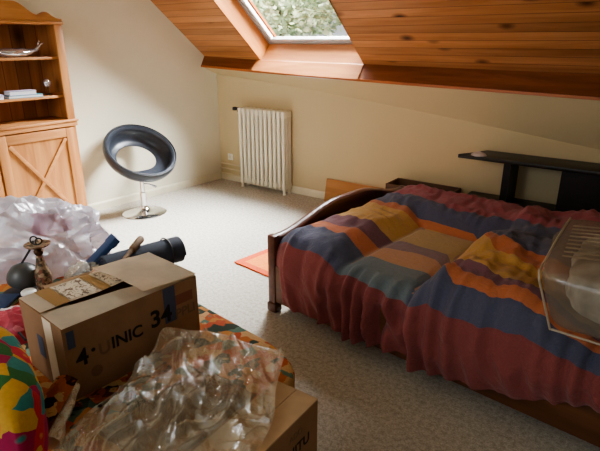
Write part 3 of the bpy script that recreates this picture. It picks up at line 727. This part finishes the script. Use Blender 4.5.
flap('end_flap', lambda u, v: Vector((-BX * (.02 + .98 * v) + .012 * (1 - v), BY - .225 * u - .02 * v * u, BZ + .010 + .014 * u + .006 * sin(pi * v) * u + .004 * nz((u * 3, v * 3, 8)))), 10, 12, M['kraftlight'])
flap('end_flap', lambda u, v: Vector((-BX * v * .98, .002 + .10 * u, BZ - .002 - .006 * u)), 4, 8, M['kraft'])
# print on the long side facing the room (plane x = 0, looking along -x: text runs along +y)
TM = lambda y, z: Matrix(((0, 0, 1, .0006), (1, 0, 0, y), (0, 1, 0, z), (0, 0, 0, 1)))
text('printed_number', '4', .082, M['ink'], mb, TM(.030, .112), .0016)
text('printed_mark', '\u00b7', .08, M['ink'], mb, TM(.078, .122), .002)
text('printed_letters', 'INIC', .060, M['ink'], mb, TM(.150, .122), .0012, 1.0)
text('printed_letters', 'U', .060, M['inkfaint'], mb, TM(.105, .118), .0012)
text('printed_number', '34', .088, M['ink'], mb, TM(.300, .130), .0022, 1.02)
text('printed_letters', 'PPLI', .05, M['inkfaint'], mb, TM(.405, .125), .001)
bm = BM(); box(bm, (.0002, .41, .175), (.0008, .485, .215)); fin('red_label_print', bm, M['redink'], mb, smooth=False)
bm = BM(); box(bm, (.0002, .012, .185), (.0010, .036, .245)); fin('blue_label_print', bm, M['blueink'], mb, smooth=False)
bm = BM(); box(bm, (.0002, .36, .12), (.0005, .41, .258)); fin('tape', bm, M['blueink'], mb, smooth=False)
bm = BM(); lathe(bm, [(.016, 0), (.020, 0), (.020, .0006), (.016, .0006), (.016, 0)], n=24, mx=TM(.09, .07)); fin('printed_ring', bm, M['inkfaint'], mb, smooth=False)
bm = BM(); box(bm, (-.20, -.0008, .09), (-.155, -.0002, .17)); fin('blue_label_print', bm, M['blueink'], mb, smooth=False)
bm = BM(); box(bm, (-.13, -.0008, .02), (-.07, -.0002, .258)); fin('tape', bm, M['kraftlight'], mb, smooth=False)

# second box, on the floor by the day bed's end
sb = emp('cardboard_box', 'plain cardboard box at lower right, standing on carpet under crumpled clear plastic', 'box', (-.728, 1.096, 0), radians(1))
BX, BY, BZ = .16, .62, .45
for a, b, nm in (((-t, -BY, 0), (0, 0, BZ), 'long_side'), ((-BX, -BY, 0), (-BX + t, 0, BZ), 'long_side'), ((-BX + t, -t, 0), (-t, 0, BZ), 'short_side'), ((-BX + t, -BY, 0), (-t, -BY + t, BZ), 'short_side')):
    bm = BM(); box(bm, a, b); fin(nm, bm, M['kraftdark'], sb, smooth=False)
bm = BM(); box(bm, (-BX, -BY, BZ), (-BX / 2 - .001, 0, BZ + .005)); fin('top_flap', bm, M['kraft'], sb, smooth=False)
bm = BM(); box(bm, (-BX / 2 + .001, -BY, BZ), (0, 0, BZ + .005)); fin('top_flap', bm, M['kraft'], sb, smooth=False)
bm = BM(); box(bm, (-BX + t, -BY + t, 0), (-t, -t, t)); fin('box_bottom', bm, M['kraftdark'], sb, smooth=False)
text('printed_letters', 'HITU', .05, M['ink'], sb, TM(-.16, BZ - .12), .0008); text('printed_letters', 'ADO', .03, M['inkfaint'], sb, TM(-.15, BZ - .06))

# ------------------------------------------------------------------ crumpled plastic and what lies under it
def V(*a): return Vector(a)
topc = [V(-1.25, .86, .475), V(-1.275, .925, .53), V(-1.283, .972, .57), V(-1.25, 1.06, .53), V(-1.19, 1.14, .50), V(-1.05, 1.155, .50), V(-.905, 1.165, .52)]
botc = [V(-1.19, .50, .455), V(-1.02, .46, .46), V(-.93, .48, .47), V(-.80, .56, .47), V(-.69, .66, .475)]
lef = [topc[0], V(-1.255, .75, .462), V(-1.245, .62, .456), botc[0]]
rig = [topc[-1], V(-.84, 1.03, .485), V(-.755, .90, .475), botc[-1]]
def cat(P_, t):
    n_ = len(P_) - 1; x = min(max(t, 0), .99999) * n_; i = int(x); f = x - i
    p = [P_[max(0, min(n_, i + k))] for k in (-1, 0, 1, 2)]
    return .5 * ((2 * p[1]) + (p[2] - p[0]) * f + (2 * p[0] - 5 * p[1] + 4 * p[2] - p[3]) * f * f + (3 * p[1] - p[0] - 3 * p[2] + p[3]) * f ** 3)
def coons(u, v):
    a = cat(topc, u) * (1 - v) + cat(botc, u) * v; b = cat(lef, v) * (1 - u) + cat(rig, v) * u
    c = topc[0] * (1 - u) * (1 - v) + topc[-1] * u * (1 - v) + botc[0] * (1 - u) * v + botc[-1] * u * v
    return a + b - c
def crumple(u, v):
    p = coons(u, v); e = min(u, 1 - u, v, 1 - v); k = sst(e, 0, .05)
    w = V(p.x, p.y, 0); ww_ = V(p.x * .8 + p.y * .6, (p.y * .8 - p.x * .6) * .45, 0) + V(nz(w * 4), nz(w * 4 + V(7, 7, 7)), 0) * .10
    big = 1 - abs(nz(ww_ * 7.5)) * 2.4; mid = 1 - abs(nz(ww_ * 17 + V(3, 8, 1))) * 2.2
    h = .036 * max(big, -.4) ** 3 * (1 if big > 0 else 0) + .016 * max(mid, 0) ** 2 - .02 + .012 * nz(w * 9)
    if rdg(w + V(2, 2, 2), 6, 2) > 1.2: h += .007 * (1 - abs(nz(w * 34)) * 2)
    p = p + V(.016 * nz(w * 11), .016 * nz(w * 11 + V(5, 5, 5)), 0) * k
    p.z += k * (h + .012 * sin(pi * u) * sin(pi * v)); p.z += .02 * sst(nz(w * 5 + V(9, 0, 0)), .1, .5) * k
    p.z = max(p.z, ZT + .018)
    if p.x > -.93: p.z = max(p.z, .462)
    return p
bm = BM(); grid(bm, crumple, 120, 120)
o = fin('plastic_bag', bm, M['bagclear'], sharp=28); tag(o, 'large crumpled clear plastic bag with glossy folds in the foreground, draped over the plain box', 'plastic bag')
# folded printed cloth under/behind the plastic
bm = BM()
def cloth(u, v):
    a = V(-1.36, .70, 0); x = V(.03, .27, 0); y = V(.13, -.03, 0)
    p = a + x * u + y * v; p.z = ZT + .008 + .035 * v + .008 * nz((u * 6, v * 5, 2)); return p
grid(bm, cloth, 24, 14); bmesh.ops.solidify(bm, geom=bm.faces[:], thickness=.008)
o = fin('printed_cloth', bm, M['orangeprint']); tag(o, 'folded orange and brown patterned cloth in front of the large moving box', 'cloth')
bm = BM()
def cloth2(u, v):
    p = V(-1.17 + .26 * u, .62 + .40 * v, 0); p.z = ZT + .014 + .018 * sin(pi * u) * sin(pi * v) + .01 * nz((u * 5, v * 6, 4)); return p
grid(bm, cloth2, 20, 24); bmesh.ops.solidify(bm, geom=bm.faces[:], thickness=.008)
o = fin('brown_cloth', bm, plain('brown_wool', S((128, 96, 70)), .9, 0, .25, 12)); tag(o, 'folded brown cloth showing through the large clear plastic bag', 'cloth')
# small pouch with orange trim in front
po = emp('plastic_pouch', 'small clear plastic pouch with orange print, left edge of the big plastic bag', 'pouch', (-1.265, .56, ZT + .0), radians(28))
def pouch(u, v):
    th = 2 * pi * v; r = (.045 + .012 * nz((u * 4, cos(th), sin(th)))) * (1 - .55 * u)
    return V(r * 1.25 * cos(th), -.08 + .17 * u, .02 + .075 * u + r * .55 * (sin(th) + 1) + .004 * rdg((u * 6, cos(th) * 2, sin(th) * 2), 1, 3))
bm = BM(); grid(bm, pouch, 30, 30); fin('pouch_film', bm, M['bagclear'], po)
bm = BM(); grid(bm, lambda u, v: V(-.05 + .07 * v, -.08 + .17 * u, .075 + .055 * u + .012 * sin(pi * v)), 8, 6); bmesh.ops.solidify(bm, geom=bm.faces[:], thickness=.006); fin('pouch_insert', bm, M['orangeprint'], po)

# ------------------------------------------------------------------ floral cushion at lower left
cu = emp('floral_cushion', 'yellow cushion with bold red and green flowers propped at lower left', 'cushion', (-1.345, .46, ZT + .005))
cu.rotation_euler = (0, 0, 0)
ex = V(.56, -.17, 0).normalized(); ez = V(-.24, .10, .95).normalized(); ey = ez.cross(ex).normalized(); ez = ex.cross(ey)
CUM = Matrix(((ex.x, ey.x, ez.x, 0), (ex.y, ey.y, ez.y, 0), (ex.z, ey.z, ez.z, 0), (0, 0, 0, 1)))
def cush(u, v):
    q = rbox(.5, .5, .5, 3.2)(u, v); r = max(abs(q.x), abs(q.z)) * 2
    y = q.y * .17 * (1 - .75 * max(0, r) ** 5)
    q2 = V(q.x * .52, y, q.z * .31 + .150)
    return CUM @ (q2 + V(0, .004 * nz(q * 8), 0))
bm = BM(); grid(bm, cush, 60, 40); bmesh.ops.remove_doubles(bm, verts=bm.verts, dist=1e-5); fin('cushion_cover', bm, M['floral'], cu, sharp=80)

# ------------------------------------------------------------------ clutter behind the box
# white carrier bag heap
def heap(u, v):
    th = 2 * pi * u; ph = v * pi * .5
    r = cos(ph) ** .75; h = sin(ph) ** .85
    d = V(cos(th) * r, sin(th) * r, h)
    k = .96 + .16 * nz(d * 2.1 + V(4, 2, 1)) + .14 * (1 - abs(nz(d * 2.6 + V(1, 7, 2))) * 2.4) + .05 * (1 - abs(nz(d * 6.5 + V(nz(d * 3), 0, 0))) * 2.4)
    return V(d.x * .39 * k, d.y * .31 * k, d.z * .285 * k * (1 - .15 * d.y))
M['bagpink'] = film('pink_printed_bag', (.9, .85, .9), .15, .12, .3, S((238, 206, 216)), .4, 22)
wb = emp('carrier_bag', 'heaped white translucent carrier bag by the bookcase, with faint pink print', 'plastic bag', (-2.64, 1.20, ZT), radians(25))
bm = BM(); grid(bm, heap, 110, 70); bmesh.ops.remove_doubles(bm, verts=bm.verts, dist=1e-5); fin('bag_film', bm, M['bagwhite'], wb, sharp=30)
bm = BM()
def patch(u, v):
    return heap(.86 + .10 * u + .02 * nz((u * 3, v * 3, 1)), .42 + .22 * v) * 1.008
grid(bm, patch, 20, 14); fin('pink_print', bm, M['bagpink'], wb)
# clear crumpled wrap beside it
bm = BM()
def wrap(u, v):
    th = 2 * pi * u; ph = v * pi * .5; d = V(cos(th) * cos(ph), sin(th) * cos(ph), sin(ph))
    k = 1 + .35 * (rdg(d * 2.6 + V(2, 2, 9), 1, 3) - .9) * .6 + .1 * nz(d * 5)
    return V(d.x * .115 * k, d.y * .085 * k, d.z * .10 * k)
grid(bm, wrap, 60, 30); bmesh.ops.remove_doubles(bm, verts=bm.verts, dist=1e-5)
o = fin('plastic_wrap', bm, M['bagclear'], loc=(-2.09, 1.175, ZT), sharp=30); tag(o, 'small wad of crumpled clear wrap between white bag and blue bar', 'plastic wrap')
# rolled mat
mt = emp('rolled_mat', 'rolled dark navy foam mat lying behind the large moving box', 'mat', (0, 0, 0))
A, B = V(-1.925, 1.60, .496), V(-2.008, 1.22, .496); ax = (B - A).normalized(); uu = V(0, 0, 1); ww = ax.cross(uu)
bm = BM(); sp = []
for k in range(110):
    a = 2 * pi * 3.6 * k / 109; r = .022 + .052 * k / 109; sp.append((r * cos(a - .5), r * sin(a - .5)))
sp2 = [(x * (1 - .0095 / max(1e-3, sqrt(x * x + y * y))), y * (1 - .0095 / max(1e-3, sqrt(x * x + y * y)))) for x, y in sp]
rings = []
for tt in (0, .25, .5, .75, 1):
    c = A + (B - A) * tt; rings.append(([bm.verts.new(c + uu * y + ww * x) for x, y in sp], [bm.verts.new(c + uu * y + ww * x) for x, y in sp2]))
for (a, a2), (b, b2) in zip(rings, rings[1:]):
    for k in range(len(sp) - 1):
        bm.faces.new((a[k], a[k + 1], b[k + 1], b[k])); bm.faces.new((a2[k], b2[k], b2[k + 1], a2[k + 1]))
    bm.faces.new((a[-1], a2[-1], b2[-1], b[-1]))
for a, a2 in (rings[0], rings[-1]):
    for k in range(len(sp) - 1): bm.faces.new((a[k], a2[k], a2[k + 1], a[k + 1]))
bmesh.ops.recalc_face_normals(bm, faces=bm.faces); fin('mat_roll', bm, M['navyfoam'], mt, sharp=40)
bm = BM(); c = A + (B - A) * .18; pts = [c + (uu * sin(2 * pi * k / 32) + ww * cos(2 * pi * k / 32)) * .0755 for k in range(33)]; tube(bm, pts, .004, 6, False); fin('elastic_band', bm, M['dark'], mt)
# navy bar
def bar(p, q, w, h):
    d = (q - p); ln = d.length; d.normalize(); s = d.cross(V(0, 0, 1)).normalized(); n_ = s.cross(d)
    return Matrix(((d.x, s.x, n_.x, p.x), (d.y, s.y, n_.y, p.y), (d.z, s.z, n_.z, p.z), (0, 0, 0, 1))), ln
mx, ln = bar(V(-2.135, 1.14, .440), V(-2.06, 1.335, .612), .05, .03)
nb = emp('navy_box', 'narrow navy blue box leaning across the rolled mat', 'box')
bm = BM(); box(bm, (0, -.034, -.014), (ln, .034, .014), mx); fin('box_body', bm, M['navy'], nb, bevel=.003)
bm = BM(); box(bm, (ln - .045, -.037, -.017), (ln + .002, .037, .017), mx); fin('box_cap', bm, M['navy'], nb, bevel=.003)
# stick
mx, ln = bar(V(-1.90, 1.245, .555), V(-1.985, 1.425, .598), .02, .02)
sk = emp('wooden_mallet', 'weathered wooden stick with thicker end resting on the rolled mat', 'stick')
bm = BM(); tube(bm, [mx @ V(0, 0, 0), mx @ V(ln * .55, 0, 0)], [.010, .012], 10); fin('handle', bm, M['stick'], sk)
bm = BM(); tube(bm, [mx @ V(ln * .5, 0, 0), mx @ V(ln * .54, 0, 0), mx @ V(ln * .97, 0, 0), mx @ V(ln, 0, 0)], [.014, .019, .018, .014], 12); fin('head', bm, M['stick'], sk)
# small open carton behind
oc = emp('open_carton', 'small open brown carton behind the large moving box, flap folded out', 'box', (-1.93, 1.04, ZT), radians(-8))
a_, b_, h_ = .08, .10, .05
for p, q in (((-a_, -b_, 0), (-a_ + .004, b_, h_)), ((a_ - .004, -b_, 0), (a_, b_, h_)), ((-a_ + .004, -b_, 0), (a_ - .004, -b_ + .004, h_)), ((-a_ + .004, b_ - .004, 0), (a_ - .004, b_, h_))):
    bm = BM(); box(bm, p, q); fin('carton_side', bm, M['kraft'], oc, smooth=False)
bm = BM(); box(bm, (-a_ + .004, -b_ + .004, 0), (a_ - .004, b_ - .004, .004)); fin('carton_bottom', bm, M['kraft'], oc, smooth=False)
bm = BM(); box(bm, (-.0, -b_, 0), (.004, b_, .05), Matrix.Translation((-a_, 0, h_)) @ Matrix.Rotation(radians(-40), 4, 'Y')); fin('carton_flap', bm, M['kraft'], oc, smooth=False)
# candlestick
ca = emp('candlestick', 'speckled ceramic bottle-shaped candlestick with dish and curled wire on top', 'candlestick', (-2.165, 1.015, ZT))
bm = BM(); lathe(bm, [(.001, 0), (.034, 0), (.036, .01), (.033, .02), (.036, .05), (.037, .075), (.032, .105), (.022, .14), (.016, .17), (.017, .18), (.013, .186)], n=24); fin('candlestick_body', bm, M['ceramic'], ca)
bm = BM(); lathe(bm, [(.013, .186), (.019, .195), (.020, .207), (.013, .217), (.010, .222)], n=20); fin('candlestick_neck', bm, M['brass'], ca)
bm = BM(); lathe(bm, [(.001, .222), (.02, .222), (.05, .232), (.055, .240), (.052, .240), (.018, .229), (.001, .228)], n=28); fin('drip_dish', bm, M['ceramic'], ca)
bm = BM(); pts = []
for k in range(40):
    a = 2 * pi * 1.6 * k / 39; pts.append(V(-.034 + .064 * k / 39 + .018 * cos(a) * .59, .045 * (-.034 + .064 * k / 39) + .018 * cos(a) * .8, .252 + .017 * sin(a)))
tube(bm, pts, .0035, 6); fin('wire_curl', bm, M['dark'], ca)
# desk lamp
lp = emp('desk_lamp', 'dark grey desk lamp with domed shade and thin stem, left of candlestick', 'lamp', (-2.245, .945, ZT))
bm = BM(); lathe(bm, [(.001, 0), (.075, 0), (.075, .012), (.02, .02), (.001, .02)], n=28); fin('lamp_base', bm, M['dark'], lp)
bm = BM(); mxl = Matrix.Translation((.005, .02, .065)) @ Matrix.Rotation(radians(16), 4, 'Y')
lathe(bm, [(.070, .0), (.071, .008), (.068, .030), (.055, .055), (.034, .072), (.016, .080), (.001, .082)], n=28, mx=mxl); fin('lamp_shade', bm, M['gunmetal'], lp)
bm = BM(); tube(bm, [(.0, .0, .015), (.005, .02, .14), (.03, .055, .20), (.048, .07, .245)], .005, 8); fin('lamp_stem', bm, M['dark'], lp)
# papers, cap, red bag, dark tray
for i, (x, y, z, rz, m, l) in enumerate(((-2.21, .77, ZT + .001, 20, 'greenpaper', 'green-covered leaflet lying beneath the blue leaflet, left of the moving box'), (-2.20, .785, ZT + .0135, 38, 'navy', 'dark blue leaflet lying askew on the green-covered leaflet'))):
    book('leaflet', l, (x, y, z), (.08, .11, .010), M[m], rz)
cp_ = emp('white_lid', 'small white plastic lid on a pink pot beside the candlestick', 'pot', (-2.13, .925, ZT))
bm = BM(); lathe(bm, [(.001, 0), (.024, 0), (.028, .045), (.001, .045)], n=20); fin('pot', bm, M['red'], cp_)
bm = BM(); lathe(bm, [(.001, .045), (.031, .045), (.031, .055), (.025, .060), (.001, .061)], n=20); fin('lid', bm, M['white'], cp_)
rb = emp('red_bag', 'small red and white plastic bag with dark handle, left of moving box', 'bag', (-1.93, .76, ZT), radians(10))
def rbag(u, v):
    th = 2 * pi * u; ph = v * pi * .5; d = V(cos(th) * cos(ph) ** .6, sin(th) * cos(ph) ** .6, sin(ph) ** .7)
    k = 1 + .2 * (rdg(d * 2 + V(5, 2, 9), 1, 3) - .9) * .5
    return V(d.x * .11 * k, d.y * .09 * k, d.z * .09 * k)
bm = BM(); grid(bm, rbag, 50, 26); bmesh.ops.remove_doubles(bm, verts=bm.verts, dist=1e-5)
M['redbag'] = cells('red_white_bag_print', [S((180, 66, 80)), S((190, 80, 92)), S((214, 204, 200)), S((160, 60, 72)), S((196, 110, 114))], 12, .05, .35)
fin('bag_body', bm, M['redbag'], rb, sharp=40)
bm = BM(); tube(bm, [(.10, -.05, .06), (.125, -.045, .03), (.128, -.01, .018), (.122, .03, .03), (.10, .035, .065)], .0045, 8); fin('bag_handle', bm, M['dark'], rb)
bm = BM(); grid(bm, lambda u, v: V(-1.62 + .13 * u - .16 * v, .54 + .02 * u + .10 * v, ZT + .006 + .07 * sin(pi * v) * (1 - .3 * u) + .01 * nz((u * 4, v * 4, 1))), 14, 18); bmesh.ops.solidify(bm, geom=bm.faces[:], thickness=.01)
o = fin('tan_blanket', bm, M['tan']); tag(o, 'rolled tan cloth between floral cushion and moving box', 'cloth')
bm = BM(); grid(bm, lambda u, v: V(-1.42 + .10 * u, .595 + .07 * v, ZT + .008 + .02 * sin(pi * v) + .012 * nz((u * 5, v * 5, 3))), 12, 10); bmesh.ops.solidify(bm, geom=bm.faces[:], thickness=.006)
o = fin('red_cloth', bm, M['redcloth']); tag(o, 'crumpled dark red cloth at foot of the moving box', 'cloth')

# ------------------------------------------------------------------ light
sc = bpy.context.scene
w = bpy.data.worlds.new('overcast_sky'); sc.world = w; w.use_nodes = True; nt = w.node_tree
bg = nt.nodes['Background']; tc = N(nt, 'ShaderNodeTexCoord'); sp_ = N(nt, 'ShaderNodeSeparateXYZ'); nt.links.new(tc.outputs['Generated'], sp_.inputs[0])
nt.links.new(ramp(nt, sp_.outputs[2], [(.0, (.80, .82, .84)), (.5, (.86, .92, 1.0))]), bg.inputs[0]); bg.inputs[1].default_value = .68
def area(name, loc, aim, size, power, col):
    l = bpy.data.lights.new(name, 'AREA'); l.shape = 'RECTANGLE'; l.size, l.size_y = size; l.energy = power; l.color = col
    o = bpy.data.objects.new(name, l); COL.objects.link(o); o.location = loc
    o.rotation_euler = (V(*aim) - V(*loc)).to_track_quat('-Z', 'Y').to_euler(); return o
area('skylight_daylight', (-2.45, 5.0, 3.25), (-2.85, 3.6, 1.5), (2.2, 1.5), 1250, (.93, .965, 1.0))

area('left_wall_fill', (-2.2, -1.4, 1.9), (-4.2, 2.4, 1.3), (1.0, 1.0), 22, (.95, .97, 1.0))  # fill lamp added to brighten the left wall; no window is modelled
area('tree_fill', (-5.2, 5.6, 4.8), (-6.0, 7.6, 2.0), (2.0, 2.0), 420, (1, 1, .97))  # extra lamp added outside only to brighten the foliage

# ------------------------------------------------------------------ camera
cam = bpy.data.cameras.new('camera'); co = bpy.data.objects.new('camera', cam); COL.objects.link(co)
co.location = (0, 0, 1.5); co.rotation_euler = (radians(90 - 19.8305), 0, radians(35.9854)); cam.sensor_width = 36; cam.lens = 513 / 600 * 36; cam.clip_start = .02
sc.camera = co
sc.view_settings.view_transform = 'AgX'; sc.view_settings.look = 'AgX - Medium High Contrast'; sc.view_settings.exposure = .48
